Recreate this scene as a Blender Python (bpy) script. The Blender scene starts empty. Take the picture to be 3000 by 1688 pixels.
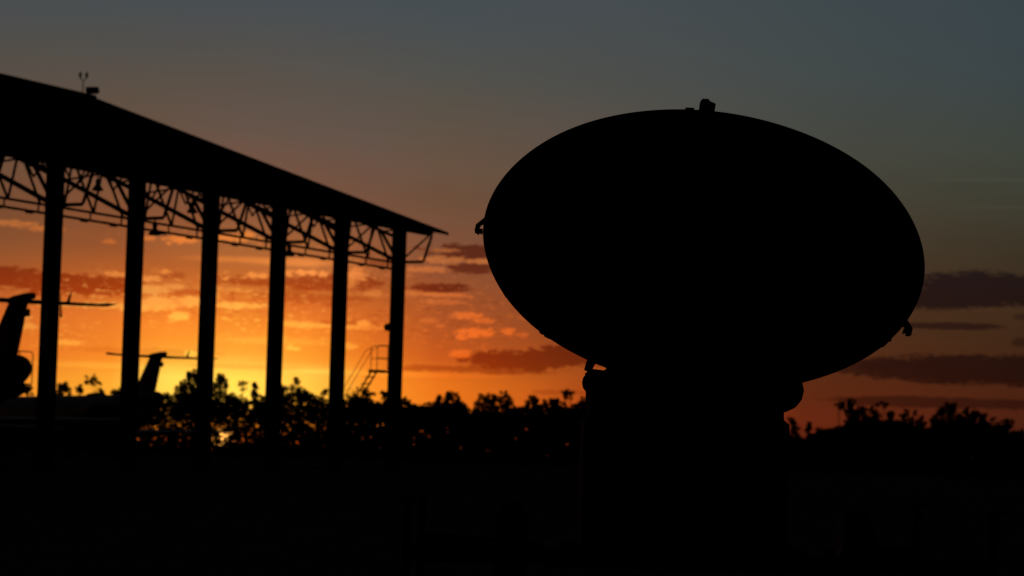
import bpy, bmesh, math, random
from math import sin, cos, radians, pi, sqrt, atan2
from mathutils import Vector, Matrix

random.seed(7)
scene = bpy.context.scene
COL = scene.collection

# ------------------------------------------------------------------ camera
F_PX = 85.0 / 36.0 * 3000.0          # focal length in photo pixels (85 mm lens)
CAM_H = 0.75                         # low tripod
PITCH = math.atan((1342 - 844) / F_PX)
ROLL = 0.0286
cam_data = bpy.data.cameras.new("camera")
cam_data.lens = 85.0
cam_data.sensor_width = 36.0
cam_data.clip_start = 0.1
cam_data.clip_end = 20000.0
cam = bpy.data.objects.new("camera", cam_data)
COL.objects.link(cam)
CAM_M = Matrix.Rotation(pi / 2 + PITCH, 4, 'X') @ Matrix.Rotation(ROLL, 4, 'Z')
CAM_M.translation = Vector((0, 0, CAM_H))
cam.matrix_world = CAM_M
scene.camera = cam
cam_data.dof.use_dof = True
cam_data.dof.focus_distance = 13.0
cam_data.dof.aperture_fstop = 4.2
cam_data.dof.aperture_blades = 0

CR = CAM_M.to_3x3()


def ray(px, py):
    """world direction measured from a photo pixel (3000 x 1688)"""
    return (CR @ Vector(((px - 1500) / F_PX, -(py - 844) / F_PX, -1.0)))


def at(px, py, depth):
    """point at that pixel at a forward distance of depth metres (world +Y)"""
    d = ray(px, py)
    return Vector((0, 0, CAM_H)) + d * (depth / d.y)


def azel(px, py):
    d = ray(px, py).normalized()
    return math.degrees(atan2(d.x, d.y)), math.degrees(math.asin(d.z))


# ------------------------------------------------------------------ colour management
scene.view_settings.view_transform = 'Standard'
scene.view_settings.look = 'None'
scene.view_settings.gamma = 1.0
scene.view_settings.exposure = 0.0
scene.view_settings.use_curve_mapping = False

# ------------------------------------------------------------------ world: dusk sky with clouds
SUN_AZ, SUN_EL = azel(652, 1288)


def lin(c):
    def f(v):
        v /= 255.0
        return v / 12.92 if v <= 0.04045 else ((v + 0.055) / 1.055) ** 2.4
    return tuple(f(v) for v in c)


world = bpy.data.worlds.new("World")
scene.world = world
world.use_nodes = True
NT = world.node_tree
NT.nodes.clear()


def nn(t, **kw):
    n = NT.nodes.new(t)
    for k, v in kw.items():
        setattr(n, k, v)
    return n


def put(sock, v):
    if isinstance(v, bpy.types.NodeSocket):
        NT.links.new(v, sock)
    else:
        sock.default_value = v


def M(op, a, b=0.0, c=0.0, clamp=False):
    n = nn('ShaderNodeMath', operation=op)
    n.use_clamp = clamp
    put(n.inputs[0], a)
    put(n.inputs[1], b)
    put(n.inputs[2], c)
    return n.outputs[0]


def maprange(v, a, b, c=0.0, d=1.0, smooth=False):
    n = nn('ShaderNodeMapRange')
    n.interpolation_type = 'SMOOTHSTEP' if smooth else 'LINEAR'
    n.clamp = True
    put(n.inputs['Value'], v)
    for k, x in (('From Min', a), ('From Max', b), ('To Min', c), ('To Max', d)):
        put(n.inputs[k], x)
    return n.outputs['Result']


def mix(f, a, b, blend='MIX'):
    n = nn('ShaderNodeMix', data_type='RGBA', blend_type=blend)
    put(n.inputs[0], f)
    for s, v in ((n.inputs[6], a), (n.inputs[7], b)):
        put(s, v if isinstance(v, bpy.types.NodeSocket) else (*v, 1.0))
    return n.outputs[2]


geo = nn('ShaderNodeTexCoord')
sep = nn('ShaderNodeSeparateXYZ')
NT.links.new(geo.outputs['Generated'], sep.inputs[0])
DX, DY, DZ = sep.outputs
AZ = M('MULTIPLY', M('ARCTAN2', DX, DY), 180 / pi)
EL = M('MULTIPLY', M('ARCSINE', DZ), 180 / pi)

EL0, EL1 = -2.0, 16.0
ELF = maprange(EL, EL0, EL1)

SKY = [  # azimuth given by the photo column; (photo row, sRGB) down that column, cloudless
    (-150, [(-700, (56, 66, 78)), (-100, (68, 75, 80)), (20, (72, 76, 78)), (130, (78, 76, 72)), (220, (85, 76, 68)), (400, (98, 76, 60)), (620, (114, 73, 48)),
            (720, (132, 78, 45)), (790, (156, 80, 40)), (930, (198, 94, 38)), (1050, (216, 98, 30)), (1140, (242, 126, 36)), (1280, (225, 100, 28))]),
    (330, [(-700, (55, 66, 78)), (-100, (66, 75, 81)), (20, (71, 77, 79)), (130, (78, 77, 74)), (220, (86, 78, 70)), (400, (102, 79, 64)), (620, (130, 78, 50)),
           (720, (150, 82, 44)), (820, (190, 96, 38)), (930, (234, 121, 42)), (1040, (248, 137, 40)), (1110, (255, 168, 50)), (1160, (255, 174, 52)), (1280, (248, 132, 36))]),
    (500, [(-700, (54, 66, 78)), (-100, (66, 75, 82)), (20, (71, 77, 80)), (130, (78, 77, 75)), (220, (86, 79, 71)), (380, (101, 80, 68)), (610, (129, 80, 54)),
           (720, (164, 93, 50)), (780, (182, 95, 42)), (825, (202, 106, 44)), (890, (228, 111, 38)), (950, (254, 140, 44)), (1000, (255, 152, 46)), (1055, (255, 175, 58)), (1084, (255, 204, 78)),
           (1105, (255, 218, 90)), (1170, (255, 216, 80)), (1215, (255, 172, 48)), (1260, (250, 134, 34)), (1300, (238, 105, 26))]),
    (700, [(-700, (54, 66, 78)), (-100, (65, 75, 83)), (20, (71, 77, 81)), (130, (78, 78, 76)), (220, (86, 79, 72)), (370, (98, 82, 73)), (600, (128, 82, 58)),
           (720, (164, 97, 52)), (790, (190, 104, 46)), (880, (226, 117, 40)), (960, (252, 146, 46)), (1030, (255, 167, 54)), (1070, (255, 196, 74)), (1115, (255, 228, 90)),
           (1180, (255, 226, 90)), (1220, (255, 180, 52)), (1262, (252, 138, 36)), (1300, (242, 110, 28))]),
    (900, [(-700, (54, 66, 78)), (-100, (65, 75, 83)), (20, (70, 77, 81)), (130, (77, 78, 77)), (230, (85, 80, 74)), (400, (98, 82, 72)), (615, (124, 80, 58)),
           (740, (170, 100, 54)), (780, (192, 110, 56)), (850, (198, 94, 34)), (915, (230, 115, 42)), (970, (250, 137, 42)), (1030, (255, 154, 46)), (1060, (255, 162, 50)), (1086, (255, 198, 76)),
           (1160, (255, 206, 74)), (1212, (255, 164, 44)), (1260, (248, 128, 32)), (1300, (234, 100, 25))]),
    (1080, [(-700, (54, 66, 78)), (-100, (65, 75, 83)), (20, (69, 77, 82)), (140, (76, 78, 77)), (250, (84, 80, 74)), (420, (98, 82, 72)), (620, (118, 79, 60)),
           (750, (152, 88, 52)), (830, (180, 92, 42)), (960, (216, 104, 34)), (1040, (234, 119, 34)), (1100, (254, 144, 40)),
           (1190, (255, 154, 40)), (1300, (240, 118, 30))]),
    (1290, [(-700, (52, 66, 78)), (-100, (65, 75, 83)), (50, (69, 77, 81)), (200, (77, 79, 76)), (285, (84, 79, 71)), (397, (94, 80, 68)), (515, (103, 80, 64)), (590, (107, 77, 57)), (660, (117, 78, 58)),
            (760, (132, 78, 52)), (870, (158, 78, 40)), (970, (180, 82, 34)), (1050, (202, 89, 30)), (1125, (234, 116, 28)), (1200, (240, 120, 28)), (1300, (225, 95, 22))]),
    (1700, [(-700, (48, 63, 77)), (-100, (65, 75, 83)), (250, (75, 77, 74)), (450, (92, 78, 68)), (640, (104, 75, 57)), (880, (130, 73, 42)),
            (1000, (140, 66, 30)), (1100, (166, 76, 26)), (1200, (186, 76, 22)), (1300, (168, 60, 18))]),
    (2350, [(-700, (44, 60, 74)), (-100, (60, 71, 77)), (230, (65, 73, 73)), (450, (69, 70, 62)), (640, (68, 60, 48)), (900, (72, 46, 30)),
            (1000, (78, 43, 25)), (1150, (90, 37, 18)), (1230, (102, 37, 18)), (1330, (84, 30, 14))]),
    (3000, [(-700, (42, 55, 64)), (-100, (55, 67, 74)), (120, (56, 68, 73)), (230, (57, 67, 70)), (450, (60, 66, 58)), (640, (58, 56, 44)), (760, (56, 47, 34)),
            (900, (60, 40, 26)), (1000, (60, 36, 22)), (1120, (68, 32, 18)), (1230, (74, 30, 18)), (1330, (60, 24, 13))]),
    (3700, [(-700, (36, 50, 64)), (-100, (47, 58, 70)), (450, (44, 50, 46)), (700, (40, 38, 32)),
            (1000, (40, 27, 18)), (1230, (46, 20, 13)), (1330, (40, 17, 10))]),
]
base = None
prev_az = None
for px, rows in SKY:
    r = nn('ShaderNodeValToRGB')
    r.color_ramp.interpolation = 'LINEAR'
    pts = sorted((((azel(px, py)[1] - EL0) / (EL1 - EL0)), lin(c)) for py, c in rows)
    while len(r.color_ramp.elements) > 1:
        r.color_ramp.elements.remove(r.color_ramp.elements[-1])
    r.color_ramp.elements[0].position = pts[0][0]
    r.color_ramp.elements[0].color = (*pts[0][1], 1)
    for p, c in pts[1:]:
        e = r.color_ramp.elements.new(min(1, p))
        e.color = (*c, 1)
    NT.links.new(ELF, r.inputs[0])
    az = azel(px, 900)[0]
    if base is None:
        base = r.outputs[0]
    else:
        base = mix(maprange(AZ, prev_az, az), base, r.outputs[0])
    prev_az = az

# noise fields in angle space, stretched along the horizon
cmb = nn('ShaderNodeCombineXYZ')
put(cmb.inputs[0], M('MULTIPLY', AZ, 1.0))
put(cmb.inputs[1], M('MULTIPLY', EL, 3.2))


def noise(scale, detail, rough, off):
    a = nn('ShaderNodeVectorMath', operation='ADD')
    NT.links.new(cmb.outputs[0], a.inputs[0])
    a.inputs[1].default_value = (off, off * 1.7, off * .3)
    n = nn('ShaderNodeTexNoise')
    n.inputs['Scale'].default_value = scale
    n.inputs['Detail'].default_value = detail
    n.inputs['Roughness'].default_value = rough
    NT.links.new(a.outputs[0], n.inputs['Vector'])
    return M('SUBTRACT', n.outputs['Fac'], 0.5)


N_BIG = noise(0.9, 5.0, 0.62, 3.1)
N_FINE = noise(3.2, 4.0, 0.6, 11.4)
N_PUFF = noise(6.5, 3.0, 0.55, 41.0)
N_STREAK = noise(0.45, 6.0, 0.65, 27.0)

DEG = math.degrees(1.0 / F_PX)


def blob(cx, cy, hw, hh, s, n_socket, n_amp, soft0, soft1):
    a0, e0 = azel(cx, cy)
    w, h = hw * DEG, hh * DEG
    x = M('MULTIPLY_ADD', AZ, 1 / w, -a0 / w)
    y = M('MULTIPLY_ADD', EL, 1 / h, -e0 / h)
    d = M('MULTIPLY_ADD', x, x, M('MULTIPLY', y, y))
    d = M('MULTIPLY_ADD', n_socket, n_amp, d)
    return maprange(d, soft0, soft1, s, 0.0, True)


def field(items, n_socket, n_amp, soft0, soft1):
    acc = None
    for it in items:
        b = blob(*it, n_socket, n_amp, soft0, soft1)
        acc = b if acc is None else M('MAXIMUM', acc, b)
    return acc


DARK = [(40, 815, 170, 34, .95), (190, 832, 200, 32, .95), (330, 838, 90, 28, .9), (860, 836, 210, 26, .75), (1030, 825, 120, 18, .8),
        (1110, 768, 60, 14, .5), (1282, 845, 84, 18, 1.0), (1375, 740, 135, 25, 1.0), (1390, 786, 75, 17, .95), (1330, 752, 60, 12, .8), (500, 808, 40, 13, .5),
        (545, 852, 70, 18, .4), (910, 870, 190, 20, .45),
        (1530, 1058, 190, 30, .95), (1690, 1040, 140, 34, .95), (1390, 1083, 230, 12, .6), (1000, 946, 90, 9, .45),
        (2880, 848, 260, 50, 1.0), (2740, 875, 160, 36, 1.0), (3050, 850, 260, 52, 1.0), (2790, 956, 150, 11, .85),
        (2830, 1085, 330, 44, 1.0), (2650, 1082, 200, 34, .9), (3100, 1090, 330, 50, 1.0), (2760, 1180, 360, 17, .75), (2990, 1003, 30, 14, .6),
        (450, 1030, 230, 10, .25), (1650, 1150, 110, 8, .35), (720, 1075, 160, 7, .25), (2995, 930, 30, 10, .5)]
BRIGHT = [(30, 654, 80, 9, .75), (118, 668, 62, 9, .7), (430, 698, 24, 9, .7), (530, 703, 56, 12, .9), (690, 697, 66, 11, .9), (730, 688, 18, 12, .9),
          (740, 806, 15, 8, .8), (770, 809, 16, 8, .8), (815, 807, 14, 6, .7), (845, 802, 15, 9, .8), (880, 799, 16, 8, .9), (915, 799, 15, 8, .9), (946, 803, 14, 9, .9),
          (1040, 806, 34, 22, .9), (1012, 838, 30, 12, .6), (330, 802, 27, 8, .8), (362, 806, 14, 7, .7), (440, 815, 32, 9, .9), (485, 796, 18, 8, .7),
          (440, 848, 66, 14, .9), (510, 841, 34, 9, .7), (470, 890, 66, 20, 1), (400, 903, 50, 10, .8), (560, 884, 56, 17, 1), (690, 895, 100, 10, .95),
          (620, 866, 26, 12, .6), (525, 925, 28, 13, .9), (505, 930, 14, 8, .6), (250, 893, 160, 9, .9), (60, 930, 32, 11, .7), (60, 956, 46, 9, .6),
          (200, 1003, 44, 8, .6), (1064, 950, 22, 12, .9), (1000, 957, 120, 7, .7), (880, 951, 70, 9, .6), (1300, 864, 80, 7, .85), (1210, 858, 40, 9, .5),
          (1300, 885, 60, 8, .5), (1262, 884, 12, 8, .6), (1365, 925, 52, 12, .85), (1410, 938, 36, 9, .8), (1355, 988, 18, 8, .8), (1400, 976, 56, 14, .9),
          (1490, 971, 22, 12, .85), (1530, 980, 20, 8, .5), (1350, 1036, 30, 13, .6), (1300, 762, 66, 12, .8), (1260, 790, 60, 9, .7), (1410, 766, 46, 8, .9), (1300, 733, 50, 6, .6),
          (1290, 955, 14, 6, .5), (1260, 940, 26, 8, .4), (860, 1018, 30, 9, .5), (560, 1035, 20, 8, .4), (1020, 1012, 30, 9, .5), (320, 708, 22, 8, .5), (1100, 860, 30, 10, .4)]
SOFT = [(820, 766, 280, 13, .8), (700, 845, 180, 12, .5), (2900, 527, 190, 7, 1.1), (2930, 608, 150, 6, .8), (2700, 1003, 200, 10, .3), (2840, 908, 220, 8, .35),
        (1000, 860, 220, 9, .4), (240, 1068, 260, 10, .3), (820, 1000, 200, 12, .3), (1150, 1095, 340, 10, .35)]

side = maprange(AZ, azel(1500, 900)[0], azel(2400, 900)[0])
N_MIX = M('MULTIPLY_ADD', N_PUFF, .6, M('MULTIPLY_ADD', N_FINE, .8, M('MULTIPLY', N_BIG, .9)))
N_MIX = M('MULTIPLY', N_MIX, M('MULTIPLY_ADD', side, -.5, 1.0))
dark = field(DARK, N_MIX, 3.2, 0.6, 1.25)
PATCH = [(560, 870, 520, 90, .85), (1370, 930, 260, 120, .5), (120, 950, 200, 80, .5), (900, 960, 420, 60, .45), (700, 700, 420, 30, .5), (1080, 790, 160, 60, .6)]
patch = field(PATCH, N_BIG, 2.0, 0.1, 1.3)
patchd = field([(600, 855, 520, 70, .7), (1250, 900, 260, 130, .5), (1150, 780, 200, 70, .6)], N_BIG, 2.0, 0.1, 1.3)
patchd = M('MULTIPLY', patchd, maprange(M('MULTIPLY_ADD', N_PUFF, .5, N_FINE), -.07, -.19, 0.0, 1.0, True))
dark = M('MAXIMUM', dark, patchd)
patch = M('MULTIPLY', patch, maprange(M('MULTIPLY_ADD', N_PUFF, .9, M('MULTIPLY', N_FINE, .8)), .07, .19, 0.0, 1.0, True))
bright = M('MAXIMUM', field(BRIGHT, M('MULTIPLY_ADD', N_PUFF, 1.0, M('MULTIPLY_ADD', N_FINE, .9, M('MULTIPLY', N_BIG, .4))), 4.2, 0.5, 1.25), patch)
soft = field(SOFT, N_BIG, 1.6, 0.0, 1.3)
veil = maprange(N_STREAK, -.02, .30, 0.0, 0.10)

dark_tint = mix(maprange(AZ, azel(1080, 900)[0], azel(1330, 900)[0]), (.60, .27, .18), (.47, .24, .24))
dark_tint = mix(side, dark_tint, (.24, .20, .46))
sunward = maprange(AZ, azel(1000, 900)[0], azel(1400, 900)[0])
high = maprange(EL, azel(700, 860)[1], azel(700, 730)[1])
light_tint = mix(high, (1.35, 2.25, 2.8), (2.4, 2.05, 1.15))
light_tint = mix(sunward, light_tint, (2.2, 1.95, 1.1))
light_tint = mix(side, light_tint, (1.25, 1.25, 1.2))
low = maprange(EL, 6.0, 8.5, 1.0, 0.0, True)     # clouds only near the horizon
col = mix(M('MULTIPLY', veil, low), base, mix(1.0, base, dark_tint, 'MULTIPLY'))
col = mix(dark, col, mix(1.0, base, dark_tint, 'MULTIPLY'))
col = mix(M('MULTIPLY', soft, .65), col, mix(1.0, base, light_tint, 'MULTIPLY'))
col = mix(bright, col, mix(1.0, base, light_tint, 'MULTIPLY'))

# forward-scattered glow above the sun
gx = M('MULTIPLY_ADD', AZ, 1 / (330 * DEG), -azel(690, 1150)[0] / (330 * DEG))
gy = M('MULTIPLY_ADD', EL, 1 / (125 * DEG), -azel(690, 1150)[1] / (125 * DEG))
glow = maprange(M('MULTIPLY_ADD', gx, gx, M('MULTIPLY', gy, gy)), 0.0, 1.0, 1.0, 0.0, True)
col = mix(glow, col, mix(1.0, col, (1.35, 1.05, .92), 'MULTIPLY'))

# dusk: the dome darkens away from the sunset and towards the zenith
away = maprange(M('ABSOLUTE', M('SUBTRACT', AZ, SUN_AZ)), 18.0, 60.0, 1.0, 0.02, True)
up = maprange(EL, 13.0, 45.0, 1.0, 0.05, True)
dome = M('MULTIPLY', away, up)
sc_ = nn('ShaderNodeVectorMath', operation='SCALE')
NT.links.new(col, sc_.inputs[0])
NT.links.new(dome, sc_.inputs['Scale'])

# the setting sun itself, half hidden behind the trees
sd = Vector((sin(radians(SUN_AZ)) * cos(radians(SUN_EL)), cos(radians(SUN_AZ)) * cos(radians(SUN_EL)), sin(radians(SUN_EL))))
dt = nn('ShaderNodeVectorMath', operation='DISTANCE')
NT.links.new(geo.outputs['Generated'], dt.inputs[0])
dt.inputs[1].default_value = sd
disc = maprange(dt.outputs['Value'], radians(.20), radians(.30), 1.0, 0.0, True)
withsun = mix(disc, sc_.outputs[0], (4.0, 1.7, .3))

bg = nn('ShaderNodeBackground')
NT.links.new(withsun, bg.inputs['Color'])
bg.inputs['Strength'].default_value = 1.0

sky = nn('ShaderNodeTexSky', sky_type='NISHITA')
sky.sun_disc = False
sky.sun_elevation = radians(max(SUN_EL, 0.1))
sky.sun_rotation = radians(SUN_AZ)
bg2 = nn('ShaderNodeBackground')
NT.links.new(sky.outputs[0], bg2.inputs['Color'])
bg2.inputs['Strength'].default_value = 0.0015
adds = nn('ShaderNodeAddShader')
NT.links.new(bg.outputs[0], adds.inputs[0])
NT.links.new(bg2.outputs[0], adds.inputs[1])
wo = nn('ShaderNodeOutputWorld')
NT.links.new(adds.outputs[0], wo.inputs['Surface'])

# ------------------------------------------------------------------ sun lamp (setting, grazing the horizon)
sl = bpy.data.lights.new("sun", 'SUN')
sl.energy = 0.02
sl.angle = radians(0.5)
sl.color = (1.0, .62, .28)
so = bpy.data.objects.new("sun", sl)
COL.objects.link(so)
so.rotation_euler = (-sd).to_track_quat('-Z', 'Y').to_euler()


# ------------------------------------------------------------------ materials
def material(name, c1, c2, scale=6.0, rough=.8, metal=0.0, spec=.3, bump=.0, wave=None):
    m = bpy.data.materials.new(name)
    m.use_nodes = True
    nt = m.node_tree
    b = nt.nodes['Principled BSDF']
    tc = nt.nodes.new('ShaderNodeTexCoord')
    n = nt.nodes.new('ShaderNodeTexNoise')
    n.inputs['Scale'].default_value = scale
    n.inputs['Detail'].default_value = 6
    nt.links.new(tc.outputs['Object'], n.inputs['Vector'])
    r = nt.nodes.new('ShaderNodeValToRGB')
    r.color_ramp.elements[0].position = .3
    r.color_ramp.elements[1].position = .7
    r.color_ramp.elements[0].color = (*c1, 1)
    r.color_ramp.elements[1].color = (*c2, 1)
    nt.links.new(n.outputs['Fac'], r.inputs[0])
    nt.links.new(r.outputs[0], b.inputs['Base Color'])
    b.inputs['Roughness'].default_value = rough
    b.inputs['Metallic'].default_value = metal
    b.inputs['Specular IOR Level'].default_value = spec
    if bump:
        bp = nt.nodes.new('ShaderNodeBump')
        bp.inputs['Strength'].default_value = bump
        nt.links.new(n.outputs['Fac'], bp.inputs['Height'])
        nt.links.new(bp.outputs[0], b.inputs['Normal'])
    return m


MAT = dict(
    grass=material('dry_grass', (.05, .055, .025), (.085, .08, .04), 3.0, 1.0, 0, .0, .4),
    concrete=material('old_concrete', (.10, .10, .097), (.15, .147, .138), 1.3, 1.0, 0, .0, .2),
    paint=material('line_paint', (.10, .09, .03), (.16, .14, .05), 5.0, 1.0, 0, .0),
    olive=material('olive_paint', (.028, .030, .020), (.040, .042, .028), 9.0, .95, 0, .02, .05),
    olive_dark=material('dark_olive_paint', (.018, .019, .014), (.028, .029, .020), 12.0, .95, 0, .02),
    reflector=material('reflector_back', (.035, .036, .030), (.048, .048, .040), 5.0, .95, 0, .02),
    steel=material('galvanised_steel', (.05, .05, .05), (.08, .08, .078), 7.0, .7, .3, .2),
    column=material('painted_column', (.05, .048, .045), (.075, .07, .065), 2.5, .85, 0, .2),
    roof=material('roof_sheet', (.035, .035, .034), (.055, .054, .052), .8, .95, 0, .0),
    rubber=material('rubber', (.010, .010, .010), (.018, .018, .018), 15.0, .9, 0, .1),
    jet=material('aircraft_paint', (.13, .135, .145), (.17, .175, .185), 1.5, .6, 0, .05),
    jet_dark=material('aircraft_trim', (.035, .038, .045), (.05, .053, .06), 2.0, .6, 0, .05),
    glass=material('lamp_glass', (.04, .04, .04), (.06, .06, .06), 4.0, .3, 0, .5),
    bark=material('bark', (.04, .032, .025), (.07, .055, .045), 4.0, 1.0, 0, .0),
    leaf=material('gum_leaves', (.030, .042, .016), (.055, .065, .028), .8, .9, 0, .1),
    scrub=material('scrub_leaves', (.028, .036, .014), (.045, .052, .022), .5, .95, 0, .0),
)


# ------------------------------------------------------------------ mesh helpers
class MB:
    def __init__(self):
        self.v, self.f = [], []

    def add(self, vs, fs):
        o = len(self.v)
        self.v += [tuple(p) for p in vs]
        self.f += [tuple(i + o for i in q) for q in fs]
        return self

    def box(self, c, s, rot=None, taper=1.0):
        c = Vector(c)
        hx, hy, hz = s[0] / 2, s[1] / 2, s[2] / 2
        vs = []
        for z, t in ((-hz, 1.0), (hz, taper)):
            for x, y in ((-hx, -hy), (hx, -hy), (hx, hy), (-hx, hy)):
                p = Vector((x * t, y * t, z))
                if rot is not None:
                    p = rot @ p
                vs.append(c + p)
        return self.add(vs, [(3, 2, 1, 0), (4, 5, 6, 7), (0, 1, 5, 4), (1, 2, 6, 5), (2, 3, 7, 6), (3, 0, 4, 7)])

    def rbox(self, c, s, r, rot=None):
        """box with its four upright edges and rims chamfered"""
        hx, hy, hz = s[0] / 2, s[1] / 2, s[2] / 2
        out = [(-hx + r, -hy), (hx - r, -hy), (hx, -hy + r), (hx, hy - r), (hx - r, hy), (-hx + r, hy), (-hx, hy - r), (-hx, -hy + r)]
        k = 1 - r / max(hx, hy)
        rings = [(k, -hz), (1, -hz + r), (1, hz - r), (k, hz)]
        vs = []
        for t, z in rings:
            for x, y in out:
                p = Vector((x * t, y * t, z))
                if rot is not None:
                    p = rot @ p
                vs.append(Vector(c) + p)
        fs = []
        for a in range(3):
            for i in range(8):
                j = (i + 1) % 8
                fs.append((a * 8 + i, a * 8 + j, a * 8 + 8 + j, a * 8 + 8 + i))
        fs.append(tuple(range(7, -1, -1)))
        fs.append(tuple(range(24, 32)))
        return self.add(vs, fs)

    def tube(self, pts, r, n=8, cap=True):
        pts = [Vector(p) for p in pts]
        rs = r if isinstance(r, (list, tuple)) else [r] * len(pts)
        vs, fs = [], []
        prev = None
        for i, p in enumerate(pts):
            if i == 0:
                t = pts[1] - p
            elif i == len(pts) - 1:
                t = p - pts[i - 1]
            else:
                t = (pts[i + 1] - p).normalized() + (p - pts[i - 1]).normalized()
            t.normalize()
            if prev is None:
                a = t.orthogonal().normalized()
            else:
                a = prev - t * prev.dot(t)
                a = a.normalized() if a.length > 1e-6 else t.orthogonal().normalized()
            prev = a
            b = t.cross(a)
            for k in range(n):
                an = 2 * pi * k / n
                vs.append(p + (a * cos(an) + b * sin(an)) * rs[i])
        for i in range(len(pts) - 1):
            for k in range(n):
                j = (k + 1) % n
                fs.append((i * n + k, i * n + j, i * n + n + j, i * n + n + k))
        if cap:
            fs.append(tuple(range(n - 1, -1, -1)))
            fs.append(tuple(range((len(pts) - 1) * n, len(pts) * n)))
        return self.add(vs, fs)

    def bar(self, a, b, w, h, up=Vector((0, 0, 1))):
        a, b = Vector(a), Vector(b)
        t = (b - a).normalized()
        s = t.cross(up)
        s = s.normalized() if s.length > 1e-5 else t.orthogonal().normalized()
        u = s.cross(t)
        vs = []
        for p in (a, b):
            for x, y in ((-1, -1), (1, -1), (1, 1), (-1, 1)):
                vs.append(p + s * (x * w / 2) + u * (y * h / 2))
        return self.add(vs, [(3, 2, 1, 0), (4, 5, 6, 7), (0, 1, 5, 4), (1, 2, 6, 5), (2, 3, 7, 6), (3, 0, 4, 7)])

    def lathe(self, prof, n=24, mat=None):
        vs, fs = [], []
        for r, z in prof:
            for k in range(n):
                an = 2 * pi * k / n
                p = Vector((r * cos(an), r * sin(an), z))
                vs.append(mat @ p if mat is not None else p)
        m = len(prof)
        for i in range(m - 1):
            for k in range(n):
                j = (k + 1) % n
                fs.append((i * n + k, i * n + j, i * n + n + j, i * n + n + k))
        fs.append(tuple(range(n - 1, -1, -1)))
        fs.append(tuple(range((m - 1) * n, m * n)))
        return self.add(vs, fs)

    def loft(self, rings):
        n = len(rings[0])
        vs = [p for r in rings for p in r]
        fs = []
        for i in range(len(rings) - 1):
            for k in range(n):
                j = (k + 1) % n
                fs.append((i * n + k, i * n + j, i * n + n + j, i * n + n + k))
        fs.append(tuple(range(n - 1, -1, -1)))
        fs.append(tuple(range((len(rings) - 1) * n, len(rings) * n)))
        return self.add(vs, fs)

    def build(self, name, mat, parent=None, smooth=False, loc=None):
        me = bpy.data.meshes.new(name)
        vs = self.v
        if loc is not None:
            L = Vector(loc)
            vs = [Vector(p) - L for p in vs]
        me.from_pydata(vs, [], self.f)
        bm = bmesh.new()
        bm.from_mesh(me)
        bmesh.ops.recalc_face_normals(bm, faces=bm.faces)
        bm.to_mesh(me)
        bm.free()
        if smooth:
            for p in me.polygons:
                p.use_smooth = True
        me.materials.append(MAT[mat])
        o = bpy.data.objects.new(name, me)
        COL.objects.link(o)
        if parent is not None:
            o.parent = parent
        if loc is not None:
            o.location = loc
        return o


def tag(o, label=None, cat=None, group=None, kind=None):
    for k, v in (('label', label), ('category', cat), ('group', group), ('kind', kind)):
        if v:
            o[k] = v
    return o


def thing(name, label, cat, loc=(0, 0, 0), rz=0.0, group=None):
    o = bpy.data.objects.new(name, None)
    o.empty_display_size = .3
    COL.objects.link(o)
    o.location = loc
    o.rotation_euler = (0, 0, rz)
    return tag(o, label, cat, group)


# ------------------------------------------------------------------ ground
g = MB()
S = 9000
g.add([(-S, -200, 0), (S, -200, 0), (S, S, 0), (-S, S, 0)], [(0, 1, 2, 3)])
tag(g.build('ground', 'grass'), kind='structure')
g = MB()
g.add([(-150, -60, .004), (120, -60, .004), (120, 205, .004), (-150, 205, .004)], [(0, 1, 2, 3)])
tag(g.build('apron', 'concrete'), kind='structure')
g = MB()
g.add([(-6.2, -20, .008), (-6.0, -20, .008), (-6.0, 190, .008), (-6.2, 190, .008)], [(0, 1, 2, 3)])
tag(g.build('taxi_line', 'paint'), kind='structure')

# ------------------------------------------------------------------ hangar
C1 = at(142.5, 1000, 75.0)
C6 = at(1160.5, 1000, 93.5)
C1.z = C6.z = 0
U = (C6 - C1).normalized()
V = Vector((-U.y, U.x, 0))
BAY = (C6 - C1).length / 5
H_ROT = atan2(U.y, U.x)
# local frame of the hangar: x along the row of columns, y inwards, z up; origin at the first column in view
hangar = thing('open_hangar', 'long open-sided aircraft shelter with a pitched sheet roof on tall square columns', 'hangar', C1, H_ROT)
H_M = Matrix.Translation(C1) @ Matrix.Rotation(H_ROT, 4, 'Z')


def hw(x, y, z):
    return H_M @ Vector((x, y, z))


LEN = BAY * 5
END = LEN + .95
START = -3 * BAY - .9
EAVE_B, RIDGE_B = -1.62, 15.85
FAR_B = 2 * RIDGE_B
Z_EAVE, Z_RIDGE = 9.42, 15.50
SL = (Z_RIDGE - Z_EAVE) / (RIDGE_B - EAVE_B)
Z_RAIL, Z_RAIL2 = 8.18, 7.92


def roof_z(b):
    return Z_EAVE + SL * ((b if b <= RIDGE_B else 2 * RIDGE_B - b) - EAVE_B)


# sheet roof: two slopes with standing ribs
r = MB()
T = .10
for side_ in (0, 1):
    b0, b1 = (EAVE_B, RIDGE_B) if side_ == 0 else (2 * RIDGE_B - EAVE_B, RIDGE_B)
    n = 90
    top, bot = [], []
    xs = [START + (END - START) * i / n for i in range(n + 1)]
    vs, fs = [], []
    for i, x in enumerate(xs):
        dz = .035 if i % 2 else 0.0
        vs += [(x, b0, Z_EAVE + dz), (x, b1, Z_RIDGE + dz), (x, b1, Z_RIDGE - T), (x, b0, Z_EAVE - T)]
    for i in range(n):
        a = i * 4
        for k in range(4):
            if side_ == 1 and k == 1:
                continue
            fs.append((a + k, a + (k + 1) % 4, a + 4 + (k + 1) % 4, a + 4 + k))
    fs += [(0, 1, 2, 3), (n * 4 + 3, n * 4 + 2, n * 4 + 1, n * 4)]
    r.add(vs, fs)
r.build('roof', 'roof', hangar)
r = MB()
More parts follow.
